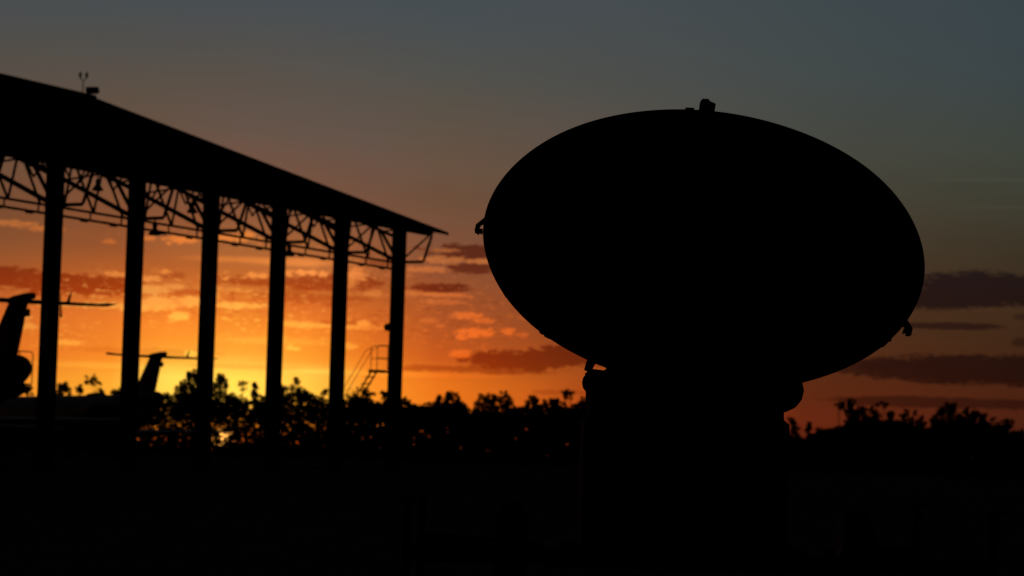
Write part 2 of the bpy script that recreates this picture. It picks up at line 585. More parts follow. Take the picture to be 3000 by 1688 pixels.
r.tube([(START - .02, RIDGE_B, Z_RIDGE - .02), (END + .02, RIDGE_B, Z_RIDGE - .02)], .13, 8)
r.build('ridge_cap', 'roof', hangar)
for b0 in (EAVE_B, 2 * RIDGE_B - EAVE_B):
    r = MB()
    sgn = 1 if b0 < 0 else -1
    r.bar((START, b0 + .07 * sgn, Z_EAVE - .18), (END - 1.25, b0 + .07 * sgn, Z_EAVE - .18), .16, .16)
    r.build('gutter', 'roof', hangar)
r = MB()
for side_ in (0, 1):
    nb = 10
    for i in range(nb):
        b = .35 + i * (RIDGE_B - .7) / (nb - 1) - .9
        bb = b if side_ == 0 else 2 * RIDGE_B - b
        r.bar((START + .1, bb, roof_z(b) - T - .10), (END - .3, bb, roof_z(b) - T - .10), .07, .18)
r.build('purlins', 'steel', hangar)
# rake trim on both gable ends
for x in (START, END):
    r = MB()
    s = -1 if x < 0 else 1
    for b0 in (EAVE_B, 2 * RIDGE_B - EAVE_B):
        r.bar((x + .03 * s, b0, Z_EAVE - .06), (x + .03 * s, RIDGE_B, Z_RIDGE - .06), .05, .12)
    r.build('rake_trim', 'roof', hangar)

CW = .44


def col_mesh():
    m = MB()
    m.rbox((0, 0, (Z_EAVE + .5) / 2), (CW, CW, Z_EAVE + .5), .03)
    return m


xs_cols = [(-2 + i) * BAY for i in range(8)]          # two stand out of view on the left
for i, x in enumerate(xs_cols):
    for b in (0.0, FAR_B):
        m = MB()
        zt = Z_EAVE + .42
        m.rbox((x, b, zt / 2), (CW, CW, zt), .03)
        c = m.build('column', 'column', hangar, loc=(x, b, 0))
        m = MB()
        m.box((0, 0, .03), (.8, .8, .06))
        for sx in (-1, 1):
            for sy in (-1, 1):
                m.tube([(sx * .32, sy * .32, .06), (sx * .32, sy * .32, .11)], .025, 6)
        m.build('base_plate', 'steel', c)
        if b == 0:
            m = MB()
            pts = []
            cz = [0, 0, 6.22, 6.15, 6.0, 5.98, 6.1, 5.9][i]
            if cz:
                for k in range(17):
                    an = 2 * pi * k / 16
                    pts.append((-.30 + .085 * cos(an), -.16, cz + .085 * sin(an)))
                m.tube(pts, .012, 6, False)
                m.bar((-.30 + .085, -.16, cz), (-.215, -.16, cz), .02, .02)
                m.build('cable_ring', 'steel', c)
            if i == 2:
                m = MB()
                m.add([(.22, -.20, 5.45), (.20, -.23, 5.45), (.22, -.22, 4.72), (.20, -.25, 4.72), (.23, -.31, 4.70), (.21, -.33, 4.70)],
                      [(0, 2, 4), (1, 5, 3), (0, 4, 5, 1), (2, 3, 5, 4), (0, 1, 3, 2)])
                m.build('sheet_flap', 'steel', c)

# cross trusses: rafters rising to the ridge, both halves
W = .055


def truss(x):
    m = MB()
    for sd_ in (0, 1):
        mp = (lambda b: b) if sd_ == 0 else (lambda b: 2 * RIDGE_B - b)
        zt = lambda b: min(Z_RAIL + .93 + .40 * b, roof_z(b) - T - .27)
        zb = lambda b: min(Z_RAIL + .02 + .455 * b, roof_z(b) - T - .80)
        knots = [.22, 1.5, 3.0, 4.5, 6.0, 7.5, 9.0, 10.5, 12.0, 13.5, RIDGE_B]
        for a, b in zip(knots[:-1], knots[1:]):
            m.bar((x, mp(a), zt(a)), (x, mp(b), zt(b)), .10, .12)
            m.bar((x, mp(a), zb(a)), (x, mp(b), zb(b)), .12, .14)
        for k, (a, b) in enumerate(zip(knots[1:-1], knots[2:])):
            if k % 2 == 0:
                m.bar((x, mp(a), zt(a)), (x, mp(b), zb(b)), .06, .06)
            else:
                m.bar((x, mp(a), zb(a)), (x, mp(b), zt(b)), .06, .06)
        # short rafter stub under the sheet and the knee brace at the column
        m.bar((x, mp(EAVE_B + .12), roof_z(EAVE_B + .12) - T - .08), (x, mp(8.0), roof_z(8.0) - T - .08), .08, .10)
        m.bar((x, mp(.20), Z_RAIL + .30), (x, mp(.85), zt(.85)), .09, .10)
        m.bar((x, mp(.10), 9.50), (x, mp(.75), zt(.75)), .06, .06)
    return m


for x in xs_cols:
    truss(x).build('roof_truss', 'steel', hangar)


def bracket(x):
    """eave bracket standing out from a column"""
    m = MB()
    o = -1.12
    z = Z_RAIL + .02
    m.bar((x, -.2, z), (x, o + .05, z), .10, .11)
    m.tube([(x, o + .10, z), (x, o, z + .04), (x, o - .06, z + .22), (x, EAVE_B + .17, Z_EAVE - .22)], .055, 8)
    m.bar((x, -.2, z + .12), (x, EAVE_B + .28, Z_EAVE - .20), .055, .055)
    return m


for x in xs_cols:
    bracket(x).build('eave_bracket', 'steel', hangar)

# lengthways: twin rail with posts, and a triangulated web up to the eave purlin, one per bay
for i in range(len(xs_cols) - 1):
    x0, x1 = xs_cols[i] + CW / 2, xs_cols[i + 1] - CW / 2
    m = MB()
    m.bar((x0, .12, Z_RAIL), (x1, .12, Z_RAIL), .075, .075)
    m.bar((x0, .12, Z_RAIL2), (x1, .12, Z_RAIL2), .075, .075)
    x = x0 + .12
    while x < x1:
        m.bar((x, .12, Z_RAIL2), (x, .12, Z_RAIL), .05, .05)
        x += 1.62
    for fx in (.38, .78):
        xx = x0 + (x1 - x0) * fx
        m.box((xx, .12, Z_RAIL2 - .06), (.32, .07, .045))
    m.build('service_rail', 'steel', hangar)
    m = MB()
    zt = roof_z(.5) - T - .2
    m.bar((x0, .5, zt), (x1, .5, zt), .07, .10)
    zz = [(0.0, 1), (.12, 0), (.30, 1), (.52, 0), (.72, 1), (.93, 0)]
    pz = [Vector((x0 + (x1 - x0) * f, .42 if k else .16, zt if k else Z_RAIL)) for f, k in zz]
    for a, b in zip(pz[:-1], pz[1:]):
        m.bar(a, b, .065, .065)
    # sway brace from the near column foot of the web up to the purlins
    m.bar((x0, .25, Z_RAIL + .25), (x0 + (x1 - x0) * .42, 1.3, roof_z(1.3) - T - .2), .045, .045)
    bb = 2.6
    zl, zu = Z_RAIL + .05 + .455 * bb, roof_z(bb) - T - .22
    zz = [(.03, zl), (.25, zu), (.5, zl), (.75, zu), (.97, zl)]
    for (fa, za), (fb, zb_) in zip(zz[:-1], zz[1:]):
        m.bar((xs_cols[i] + BAY * fa, bb, za), (xs_cols[i] + BAY * fb, bb, zb_), .05, .05)
    m.build('bracing_web', 'steel', hangar)

# things fixed on the hangar -----------------------------------------------------
ridge_end = hw(END - .6, RIDGE_B, Z_RIDGE)
p = at(243, 262, ridge_end.y)
z0 = Z_RIDGE + .10
lt = thing('obstruction_light', 'two-headed lamp on a thin mast at the top of the hangar gable', 'light', (p.x, p.y, z0))
m = MB()
m.tube([(0, 0, -.25), (0, 0, .52)], .022, 8)
m.build('mast', 'steel', lt)
m = MB()
m.tube([(-.13, 0, .70), (-.08, 0, .58), (0, 0, .52), (.08, 0, .58), (.13, 0, .70)], .022, 8)
m.build('fork', 'steel', lt)
for s in (-1, 1):
    m = MB()
    m.lathe([(.02, -.12), (.05, -.09), (.062, 0), (.055, .08), (.02, .13)], 12, Matrix.Translation((s * .135, 0, .76)))
    m.build('lamp_head', 'glass', lt, True)
q = at(271, 265, ridge_end.y)
fb = thing('roof_box', 'dark rectangular box on a short stand beside the mast on the hangar ridge', 'box', (q.x, q.y, q.z - .3))
m = MB()
m.rbox((0, 0, .30), (.52, .4, .25), .03, Matrix.Rotation(radians(-3), 3, 'Y'))
m.build('housing', 'steel', fb)
m = MB()
m.tube([(-.19, 0, .2), (-.19, 0, -.15)], .06, 8)
m.tube([(-.19, 0, -.10), (.30, 0, -.13)], .045, 8)
m.build('stand', 'steel', fb)


def bay_lamp(label, px, py, depth, top_z):
    pt = at(px, py, depth)
    t = thing('high_bay_lamp', label, 'lamp', pt, 0, 'bell lamps under the hangar roof')
    m = MB()
    m.lathe([(.20, -.07), (.205, -.03), (.15, .03), (.10, .11), (.06, .16)], 20)
    m.build('shade', 'steel', t, True)
    m = MB()
    m.lathe([(.165, -.085), (.17, -.06)], 20)
    m.build('lens', 'glass', t)
    m = MB()
    m.lathe([(.06, .15), (.085, .18), (.085, .30), (.05, .33)], 14)
    m.build('ballast', 'steel', t)
    m = MB()
    m.tube([(0, 0, .32), (0, 0, max(.4, top_z - pt.z))], .03, 6)
    m.build('stem', 'steel', t)


def local_of(px, py, depth):
    return H_M.inverted() @ at(px, py, depth)


for px, py, depth, lab in (
        (286, 552, 84, 'bell lamp hanging high among the trusses between the first and second columns'),
        (453, 682, 78.2, 'bell lamp below the rail just right of the second column'),
        (563, 618, 88, 'bell lamp hanging high among the trusses just left of the third column'),
        (847, 744, 85.6, 'bell lamp below the rail just right of the fourth column')):
    L = local_of(px, py, depth)
    tz = roof_z(L.y) - T if py < 640 else Z_RAIL
    bay_lamp(lab, px, py, depth, tz)

pt = at(1141, 958, 93.2)
hs = thing('horn_speaker', 'small dark loudspeaker fixed to the left side of the last hangar column', 'speaker', pt, H_ROT)
m = MB()
m.lathe([(.05, -.06), (.07, 0), (.11, .10), (.15, .17)], 14, Matrix.Rotation(radians(-100), 4, 'Y'))
m.build('horn', 'steel', hs, True)
m = MB()
m.rbox((.06, 0, .05), (.16, .14, .2), .02)
m.box((.16, .05, .02), (.2, .05, .05))
m.build('driver_box', 'steel', hs)


# ------------------------------------------------------------------ aircraft
def naca(chord, thick, n=9):
    up, lo = [], []
    for i in range(n):
        t = (1 - cos(pi * i / (n - 1))) / 2
        y = 5 * thick * (.2969 * sqrt(t) - .126 * t - .3516 * t * t + .2843 * t ** 3 - .1036 * t ** 4)
        up.append((t * chord, y * chord))
        lo.append((t * chord, -y * chord))
    return up + lo[-2:0:-1]


def make_jet(label, loc, rz):
    # x forward, y left, z up; x = 0 under the middle of the tailplane
    t = thing('business_jet', label, 'aircraft', loc, rz, 'jets parked by the hangar')
    m = MB()
    prof = [(-.50, .10, 3.38), (-.46, .28, 3.38), (-.33, .41, 3.37), (-.1, .48, 3.35), (.5, .60, 3.24), (1.5, .75, 3.02), (3.0, .92, 2.72), (4.6, 1.0, 2.55), (6.0, 1.02, 2.50),
            (20.5, 1.02, 2.50), (21.9, .98, 2.48), (22.9, .86, 2.42), (23.8, .66, 2.30), (24.5, .45, 2.2), (25.1, .2, 2.14), (25.25, .06, 2.13)]
    prof = [(x, rr * (1 + .06 * min(1, max(0, x / 4))), z + .10 * min(1, max(0, x / 4))) for x, rr, z in prof]
    rings = []
    for x, rr, z in prof:
        rings.append([Vector((x, rr * cos(2 * pi * k / 24), z + rr * sin(2 * pi * k / 24))) for k in range(24)])
    m.loft(rings)
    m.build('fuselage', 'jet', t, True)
    # fin with dorsal fillet
    m = MB()
    secs = [(3.25, 4.2, .10, .13), (3.7, 3.1, .08, .12), (4.6, 2.12, -.30, .10), (5.72, .98, -.74, .09)]
    rings = []
    for z, le, te, th in secs:
        rings.append([Vector((le - a, b_, z)) for a, b_ in naca(le - te, th)])
    m.loft(rings)
    m.build('tail_fin', 'jet', t, True)
    m = MB()
    rings = []
    for x, hh, ww, zz in ((6.0, .02, .03, 3.50), (4.8, .14, .10, 3.52), (3.6, .42, .12, 3.55), (2.6, .85, .12, 3.5), (1.8, 1.05, .10, 3.5)):
        rings.append([Vector((x, -ww, zz - .25)), Vector((x, ww, zz - .25)), Vector((x, ww * .5, zz + hh * .6)), Vector((x, 0, zz + hh)), Vector((x, -ww * .5, zz + hh * .6))])
    m.loft(rings)
    m.build('dorsal_fillet', 'jet', t)
    m = MB()
    rings = [[Vector((x, rr * .9 * cos(2 * pi * k / 12), 5.80 + dz + rr * .9 * sin(2 * pi * k / 12))) for k in range(12)]
             for x, rr, dz in ((-1.12, .11, .05), (-1.1, .13, .05), (-.4, .15, .04), (.5, .14, .0), (.95, .10, -.02), (1.15, .03, -.04))]
    m.loft(rings)
    m.build('tail_bullet', 'jet_dark', t, True)
    m = MB()
    m.loft([[Vector((x, ww * cos(pi * k / 6 - pi), 3.62 + hh * max(0, sin(pi * k / 6)))) for k in range(7)] for x, ww, hh in ((6.9, .05, .03), (7.5, .3, .16), (8.4, .36, .22), (9.3, .3, .17), (10.0, .05, .03))])
    m.build('antenna_fairing', 'jet', t, True)
    m = MB()
    m.box((-.55, 0, 5.28), (.5, .10, .26))
    m.build('rudder_fairing', 'jet', t)
    for s in (-1, 1):
        m = MB()
        rings = []
        for y, le, te, th, dz in ((.0, .80, -.72, .11, 0), (1.62, .34, -.88, .10, 0), (2.75, 0, -1.02, .10, 0.0), (3.05, -.14, -1.08, .14, .02), (3.2, -.45, -1.08, .06, .02)):
            rings.append([Vector((le - a, s * y, 5.72 + dz + b_)) for a, b_ in naca(le - te, th)])
        m.loft(rings)
        h = m.build('tailplane', 'jet', t, True)
        m = MB()
        m.loft([[Vector((-.1, s * 1.65, 5.74)), Vector((-.35, s * 1.65, 5.74)), Vector((-.35, s * 1.70, 5.74)), Vector((-.1, s * 1.70, 5.74))],
                [Vector((-.42, s * 1.68, 6.10)), Vector((-.48, s * 1.68, 6.10)), Vector((-.48, s * 1.70, 6.10)), Vector((-.42, s * 1.70, 6.10))]])
        m.build('elevator_vane', 'jet_dark', h)
        # wing with a small upturned tip
        m = MB()
        rings = []
        for y, le, te, th, z in ((.5, 11.3, 7.9, .13, 1.58), (3.0, 10.0, 7.7, .12, 1.66), (7.6, 8.1, 6.9, .10, 1.80), (8.0, 7.8, 6.85, .09, 1.84), (8.15, 7.2, 6.6, .08, 2.2)):
            rings.append([Vector((le - a, s * y, z + b_)) for a, b_ in naca(le - te, th)])
        m.loft(rings)
        m.build('wing', 'jet', t, True)
        # engine on the rear fuselage
        m = MB()
        mt = Matrix.Translation((0, s * 1.42, 2.78)) @ Matrix.Rotation(pi / 2, 4, 'Y')
        m.lathe([(.22, 3.2), (.32, 3.35), (.42, 4.0), (.47, 4.9), (.45, 5.7), (.40, 5.95), (.32, 5.85), (.30, 5.5)], 20, mt)
        m.box((4.7, s * 1.0, 2.78), (1.4, .5, .14))
        m.build('engine_nacelle', 'jet_dark', t, True)
    for x, ys in ((22.4, (0,)), (8.6, (-1.5, 1.5))):
        for y in ys:
            m = MB()
            m.tube([(x, y, 1.75), (x, y, .32)], .07, 10)
            m.bar((x + .5, y, 1.65), (x, y, .6), .06, .06)
            leg = m.build('landing_gear', 'steel', t)
            for dy in (-.16, .16):
                m = MB()
                m.lathe([(.14, -.08), (.28, -.09), (.33, -.05), (.33, .05), (.28, .09), (.14, .08)], 20, Matrix.Translation((x, y + dy, .332)) @ Matrix.Rotation(pi / 2, 4, 'X'))
                m.build('wheel', 'rubber', leg, True)
    return t


def jet_at(label, px, py, depth, hd):
    p0 = at(px, py, depth)
    # heading: nose to the left and away
    make_jet(label, (p0.x, p0.y, 0), hd)


HEAD = atan2(.85, -.53)
jet_at('nearer jet with tall T-shaped tail cut off by the left edge of the picture', 60, 872, 84.0, atan2(.83, -.56))
jet_at('farther jet with T-shaped tail between the second and third hangar columns', 460, 1047, 132.0, HEAD)


# ------------------------------------------------------------------ access stands
p0 = at(93, 1125, 90.0)
st = thing('work_platform', 'raised work platform with a tube guard rail beside the nearer jet tail', 'platform', (p0.x, p0.y, 0))
PZ = p0.z
m = MB()
m.box((-1.0, -.42, PZ - .03), (2.0, .9, .05))
m.build('deck', 'steel', st)
for y in (0.0,):
    m = MB()
    pts = [(-2.0, y, PZ), (-2.0, y, PZ + 1.1), (-1.9, y, PZ + 1.2), (-.12, y, PZ + 1.2), (-.03, y, PZ + 1.17), (-.0, y, PZ + 1.08), (0, y, PZ)]
    m.tube(pts, .022, 8)
    m.tube([(-.50, y, PZ), (-.50, y, PZ + 1.2)], .02, 8)
    m.tube([(-1.25, y, PZ), (-1.25, y, PZ + 1.2)], .02, 8)
    m.tube([(-2.0, y, PZ + .6), (0, y, PZ + .6)], .016, 8)
    m.build('guard_rail', 'steel', st)
for x in (-1.9, -1.2):
    for y in (-.80, -.04):
        m = MB()
        m.tube([(x, y, PZ - .03), (x, y, 0)], .035, 8)
        m.build('leg', 'steel', st)
m = MB()
for x in (-2.0, -1.5):
    m.bar((x - .1, -.88, PZ), (x - .1, -2.1, 0), .05, .08)
for k in range(9):
    f = (k + 1) / 10
    m.box((-1.85, -.88 - 1.22 * f, PZ * (1 - f)), (.5, .16, .03))
m.build('ladder', 'steel', st)

D2 = 100.0
p1 = at(1080, 1086, D2)
ss = thing('stair_stand', 'tall mobile stair stand with railed landing left of the last column', 'stairs', (p1.x, p1.y, 0))
PZ = p1.z
m = MB()
m.box((.61, .35, PZ - .03), (1.22, .8, .06))
m.box((.35, -.045, PZ - .01), (.72, .05, .11))
m.build('landing', 'steel', ss)
for y, dx in ((-.03, .34), (.73, 0.04)):
    m = MB()
    m.tube([(dx, y, PZ), (dx, y, PZ + 1.0), (dx + .07, y, PZ + 1.06), (1.20, y, PZ + 1.06), (1.20, y, PZ)], .016, 8)
    m.tube([(dx, y, PZ + .54), (1.2, y, PZ + .52)], .014, 8)
    m.tube([(.77, y, PZ), (.77, y, PZ + 1.06)], .014, 8)
    m.build('guard_rail', 'steel', ss)
RUN = PZ / 1.82
for y in (0.0, .72):
    m = MB()
    dx = .33 if y == 0 else .04
    m.bar((dx, y, PZ - .05), (dx - RUN, y, 0.05), .03, .07)
    m.build('stringer', 'steel', ss)
    m = MB()
    m.tube([(dx + .02, y, PZ + .98), (dx - .22, y, PZ + .86), (dx - .22 - (PZ - .3) / 1.82, y, PZ + .86 - (PZ - .3)), (dx - RUN, y, .3)], .013, 8)
    for f in (.25, .55, .85):
        a = Vector((dx - RUN * f, y, PZ * (1 - f)))
        m.tube([a, a + Vector((-.55, 0, .33))], .009, 6)
    m.build('handrail', 'steel', ss)
nst = 14
for k in range(nst):
    f = (k + .8) / (nst + .5)
    m = MB()
    m.add([(.33 - RUN * f - .1, .0, PZ * (1 - f)), (.33 - RUN * f + .08, .0, PZ * (1 - f)), (.04 - RUN * f + .08, .72, PZ * (1 - f)), (.04 - RUN * f - .1, .72, PZ * (1 - f)),
           (.33 - RUN * f - .1, .0, PZ * (1 - f) - .035), (.33 - RUN * f + .08, .0, PZ * (1 - f) - .035), (.04 - RUN * f + .08, .72, PZ * (1 - f) - .035), (.04 - RUN * f - .1, .72, PZ * (1 - f) - .035)],
          [(0, 1, 2, 3), (7, 6, 5, 4), (0, 4, 5, 1), (1, 5, 6, 2), (2, 6, 7, 3), (3, 7, 4, 0)])
    m.build('tread', 'steel', ss)
for y in (.0, .70):
    m = MB()
    m.tube([(1.15, y, PZ - .05), (1.15, y, .0)], .04, 8)
    m.tube([(1.15, y, .12), (-RUN + .1, y, .12)], .035, 8)
    m.build('leg', 'steel', ss)

# ------------------------------------------------------------------ satellite antenna
DD = 13.1
k_ = 3000 / 2575
RIM = [(1421.4, 632), (1441, 571.5), (1471.5, 523), (1532, 463.7), (1615.7, 406), (1678, 376.6), (1747.8, 352.9), (1823.7, 336.2), (1896.6, 326.2), (1957, 323.4), (2003, 323.7),
       (2092.5, 328.6), (2186.7, 342.3), (2256.5, 358.3), (2323, 381.7), (2399, 411), (2460, 442.5), (2505.5, 468), (2566, 514), (2612, 559), (2651, 611), (2679, 660), (2701, 720),
       (2710, 791), (2701.7, 851.8), (2679, 906.9), (2660, 935), (2641, 962), (2610.6, 996), (2568.8, 1026.4), (2515.7, 1060.6), (2447.4, 1091), (2346.8, 1120.6),
       (2190, 1146), (2040, 1143), (1906, 1118), (1777, 1078.5), (1746, 1066), (1721.6, 1054.4), (1656, 1020), (1611, 992), (1576.7, 968), (1535, 932), (1494, 887), (1469.7, 852.5),
       (1442, 804), (1423, 754), (1415.2, 700.7)]
ctr = at(2062.4, 737.9, DD)
vd = (ctr - Vector((0, 0, CAM_H))).normalized()
right = CR @ Vector((1, 0, 0))
right = (right - vd * right.dot(vd)).normalized()
upv = right.cross(vd).normalized()
minor = (right * .1198 + upv * .9928).normalized()
gam = math.acos(404.4 / 644.6)
NRM = (vd * cos(gam) + minor * sin(gam)).normalized()      # boresight: up and away from the camera
E1 = (right * .9928 - upv * .1198)
E1 = (E1 - NRM * E1.dot(NRM)).normalized()
E2 = NRM.cross(E1).normalized()
if E2.z < 0:
    E2 = -E2
# radius of the panelled rim measured round the dish axis
meas = []
for x, y in RIM:
    d = ray(x, y)
    o = Vector((0, 0, CAM_H))
    tt = (ctr - o).dot(NRM) / d.dot(NRM)
    q = o + d * tt - ctr
    meas.append((atan2(q.dot(E2), q.dot(E1)), q.length))
# smooth closed outline: low Fourier series by least squares
KF = 8


def fourier_fit(ms, K):
    n = 2 * K + 1
    A = [[0.0] * n for _ in range(n)]
    B = [0.0] * n
    for th, rr in ms:
        row = [1.0] + [f(k * th) for k in range(1, K + 1) for f in (cos, sin)]
        for i in range(n):
            B[i] += row[i] * rr
            for j in range(n):
                A[i][j] += row[i] * row[j]
    for i in range(n):
        A[i][i] += 1e-4 * (0 if i == 0 else (i + 1) // 2)
    for i in range(n):
        pv = max(range(i, n), key=lambda r_: abs(A[r_][i]))
        A[i], A[pv] = A[pv], A[i]
        B[i], B[pv] = B[pv], B[i]
        for r_ in range(i + 1, n):
            f = A[r_][i] / A[i][i]
            for c_ in range(i, n):
                A[r_][c_] -= f * A[i][c_]
            B[r_] -= f * B[i]
    X = [0.0] * n
    for i in range(n - 1, -1, -1):
        X[i] = (B[i] - sum(A[i][j] * X[j] for j in range(i + 1, n))) / A[i][i]
    return X


FX = fourier_fit(meas, KF)


def rim_r(th):
    return FX[0] + sum(FX[2 * k - 1] * cos(k * th) + FX[2 * k] * sin(k * th) for k in range(1, KF + 1))


BASE_XY = at(2010, 1200, 12.95)
BASE = Vector((BASE_XY.x, BASE_XY.y, 0))
ant = thing('satellite_antenna', 'large dark oval satellite dish tilted to the sky on a wheeled pedestal base', 'satellite dish', BASE)
LC = ctr - BASE                       # dish centre in the antenna's own frame


def dpt(th, rr, h):
    """point in dish coordinates: angle, radius, height along the boresight (0 = rim plane)"""
    return LC + E1 * (rr * cos(th)) + E2 * (rr * sin(th)) + NRM * h


DEPTH = .27
NT_, NR_ = 128, 14
m = MB()
vs, fs = [], []
for layer, off in ((0, .006), (1, -.006)):
    for j in range(NR_ + 1):
        f = max(j / NR_, .02)
        for i in range(NT_):
            th = 2 * pi * i / NT_
            R_ = rim_r(th)
            vs.append(dpt(th, R_ * f - (.004 if layer and j == NR_ else 0), -DEPTH * (1 - f * f) + off))
ls = (NR_ + 1) * NT_
for layer in (0, 1):
    for j in range(NR_):
        for i in range(NT_):
            a = layer * ls + j * NT_ + i
            b = layer * ls + j * NT_ + (i + 1) % NT_
            fs.append((a, b, b + NT_, a + NT_))
    fs.append(tuple(layer * ls + i for i in range(NT_)))
for i in range(NT_):
    a = NR_ * NT_ + i
    b = NR_ * NT_ + (i + 1) % NT_
    fs.append((a, b, ls + b, ls + a))
m.add(vs, fs)
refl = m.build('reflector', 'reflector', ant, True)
# panel seams: thin stiffening ribs on the back, and the back ring
for i in range(8):
    th = pi / 8 + i * pi / 4
    m = MB()
    R_ = rim_r(th)
    pts = [dpt(th, R_ * f, -DEPTH * (1 - f * f) - .06) for f in (.16, .35, .55, .75, .93)]
    for a, b in zip(pts[:-1], pts[1:]):
        m.bar(a, b, .035, .06, NRM)
    m.build('back_rib', 'olive', refl)
m = MB()
pts = [dpt(2 * pi * i / 48, rim_r(2 * pi * i / 48) * .55, -DEPTH * (1 - .55 ** 2) - .085) for i in range(49)]
m.tube(pts, .022, 8, False)
m.build('back_ring', 'olive', refl)


def solve_theta(px, py):
    d = ray(px, py)
    o = Vector((0, 0, CAM_H))
    tt = (ctr - o).dot(NRM) / d.dot(NRM)
    q = o + d * tt - ctr
    return atan2(q.dot(E2), q.dot(E1))


def near_rim(px, py):
    """antenna-frame point of a fitting on the rim, at the rim's own distance"""
    th = solve_theta(px, py)
    y = (dpt(th, rim_r(th), 0) + BASE).y
    return at(px, py, y) - BASE


def plate(pxs, thick, name, mat, parent, depth_off=0.0):
    """small flat fitting cut from plate: an outline at the rim with real thickness"""
    pts = [near_rim(x, y) + Vector((0, depth_off, 0)) for x, y in pxs]
    n = len(pts)
    c = sum(pts, Vector()) / n
    for q in pts:
        q.y = c.y
    m = MB()
    front = [q + Vector((0, -thick / 2, 0)) for q in pts]
    back = [q + Vector((0, thick / 2, 0)) for q in pts]
    m.add(front + back, [tuple(range(n)), tuple(range(2 * n - 1, n - 1, -1))] + [(i, (i + 1) % n, n + (i + 1) % n, n + i) for i in range(n)])
    return m.build(name, mat, parent)


# toggle latches on the left and right of the rim
lt_ = plate([(1422, 632), (1394, 659), (1392, 672), (1403, 676), (1409, 661), (1415, 657), (1426, 660)], .05, 'latch', 'olive_dark', refl)
m_ = plate([(1393, 670), (1390, 673), (1392, 677), (1391, 682), (1396, 684), (1400, 688), (1403, 688), (1405, 683), (1412, 687), (1414, 686), (1414, 670)], .06, 'latch_hook', 'olive_dark', lt_)
rt_ = plate([(2662, 938), (2673, 962), (2667, 976), (2656, 976), (2653, 962), (2644, 955)], .05, 'latch', 'olive_dark', refl)
m_ = plate([(2652, 961), (2643, 978), (2655, 977), (2652, 984), (2655, 986), (2665, 985), (2670, 977), (2668, 974), (2664, 973), (2668, 962)], .06, 'latch_hook', 'olive_dark', rt_)
plate([(1579, 966), (1580, 974), (1586, 980), (1592, 981), (1595, 987), (1606, 993), (1625, 1000), (1630, 990), (1600, 955)], .05, 'joint_plate', 'olive_dark', refl, -.02)
plate([(2612, 994), (2609, 1001), (2600, 1003), (2594, 1009), (2580, 1020), (2570, 1010), (2600, 985)], .05, 'joint_plate', 'olive_dark', refl, -.02)
plate([(2006, 328), (2008, 317.5), (2033, 318), (2033, 330)], .06, 'joint_plate', 'olive_dark', refl)

# feed at the focus, its top showing above the rim
FOC = LC - NRM * DEPTH + NRM * 1.32
ax = NRM
feed_o = at(2070, 322, (FOC + BASE).y) - BASE
m = MB()
rot = Matrix.Rotation(radians(18), 3, 'Y')
pf = [(2048, 345), (2048.5, 326), (2051, 310), (2054, 302), (2060, 295), (2070, 294.5), (2073, 296), (2078, 302), (2092, 308), (2094, 311), (2091, 329), (2090, 345)]
dF = (FOC + BASE).y
fr = [at(x, y, dF) - BASE for x, y in pf]
n = len(fr)
m.add([q + Vector((0, -.07, 0)) for q in fr] + [q + Vector((0, .07, 0)) for q in fr],
      [tuple(range(n)), tuple(range(2 * n - 1, n - 1, -1))] + [(i, (i + 1) % n, n + (i + 1) % n, n + i) for i in range(n)])
feed = m.build('feed_box', 'olive_dark', ant)
m = MB()
cpts = [at(x, y, dF) - BASE for x, y in ((2050.5, 325), (2051.5, 310), (2054, 299), (2058, 293), (2062, 291.5), (2067, 294), (2074, 298))]
m.tube(cpts, .0055, 8)
m.build('feed_cable', 'rubber', feed)
hornc = at(2070, 350, dF) - BASE
m = MB()
mt = Matrix.Translation(hornc) @ (-NRM).to_track_quat('Z', 'Y').to_matrix().to_4x4()
m.lathe([(.035, -.02), (.04, .10), (.07, .20), (.075, .22)], 18, mt)
m.build('feed_horn', 'steel', feed, True)
for th in (radians(-95), radians(20), radians(160)):
    m = MB()
    m.tube([dpt(th, rim_r(th) * .96, -.01), hornc + NRM * .02], .014, 8)
    m.build('feed_strut', 'olive', ant)

# mount: turret head under the bowl, motor drum, cable reel, pedestal cabinet, base with outriggers
ZP = lambda py, dep=12.95, px=2010: at(px, py, dep).z
XP = lambda px, py, dep=12.95: at(px, py, dep).x - BASE.x
z_head0, z_head1 = ZP(1238), ZP(1086)
x0, x1 = XP(1727, 1160), XP(2297, 1160)
m = MB()
vtx = LC - NRM * (DEPTH + .05)
# elevation yoke: two cheek plates up to the back of the bowl
for s in (-1, 1):
    m = MB()
    bx = .30 * s
    a = Vector((bx, -.18, z_head1 - .02))
    b = Vector((bx, .20, z_head1 - .02))
    c = vtx + right * (.24 * s) + Vector((0, .16, .02))
    d = vtx + right * (.24 * s) + Vector((0, -.10, -.06))
    o_ = Vector((.035, 0, 0))
    P8 = [a - o_, b - o_, c - o_, d - o_, a + o_, b + o_, c + o_, d + o_]
    m.add(P8, [(0, 1, 2, 3), (7, 6, 5, 4), (0, 4, 5, 1), (1, 5, 6, 2), (2, 6, 7, 3), (3, 7, 4, 0)])
    m.build('yoke_arm', 'olive', ant)
m = MB()
mt = Matrix.Translation(vtx) @ NRM.to_track_quat('Z', 'Y').to_matrix().to_4x4()
m.lathe([(.30, -.05), (.34, .0), (.34, .05), (.2, .08)], 28, mt)
m.build('hub', 'olive', ant, True)
m = MB()
m.tube([(0, .34, z_head1 - .05), vtx + Vector((0, .28, .10))], .04, 10)
m.tube([(0, .34, z_head1 - .05), (0, .34, z_head1 + .18)], .06, 10)
m.build('elevation_jack', 'steel', ant)
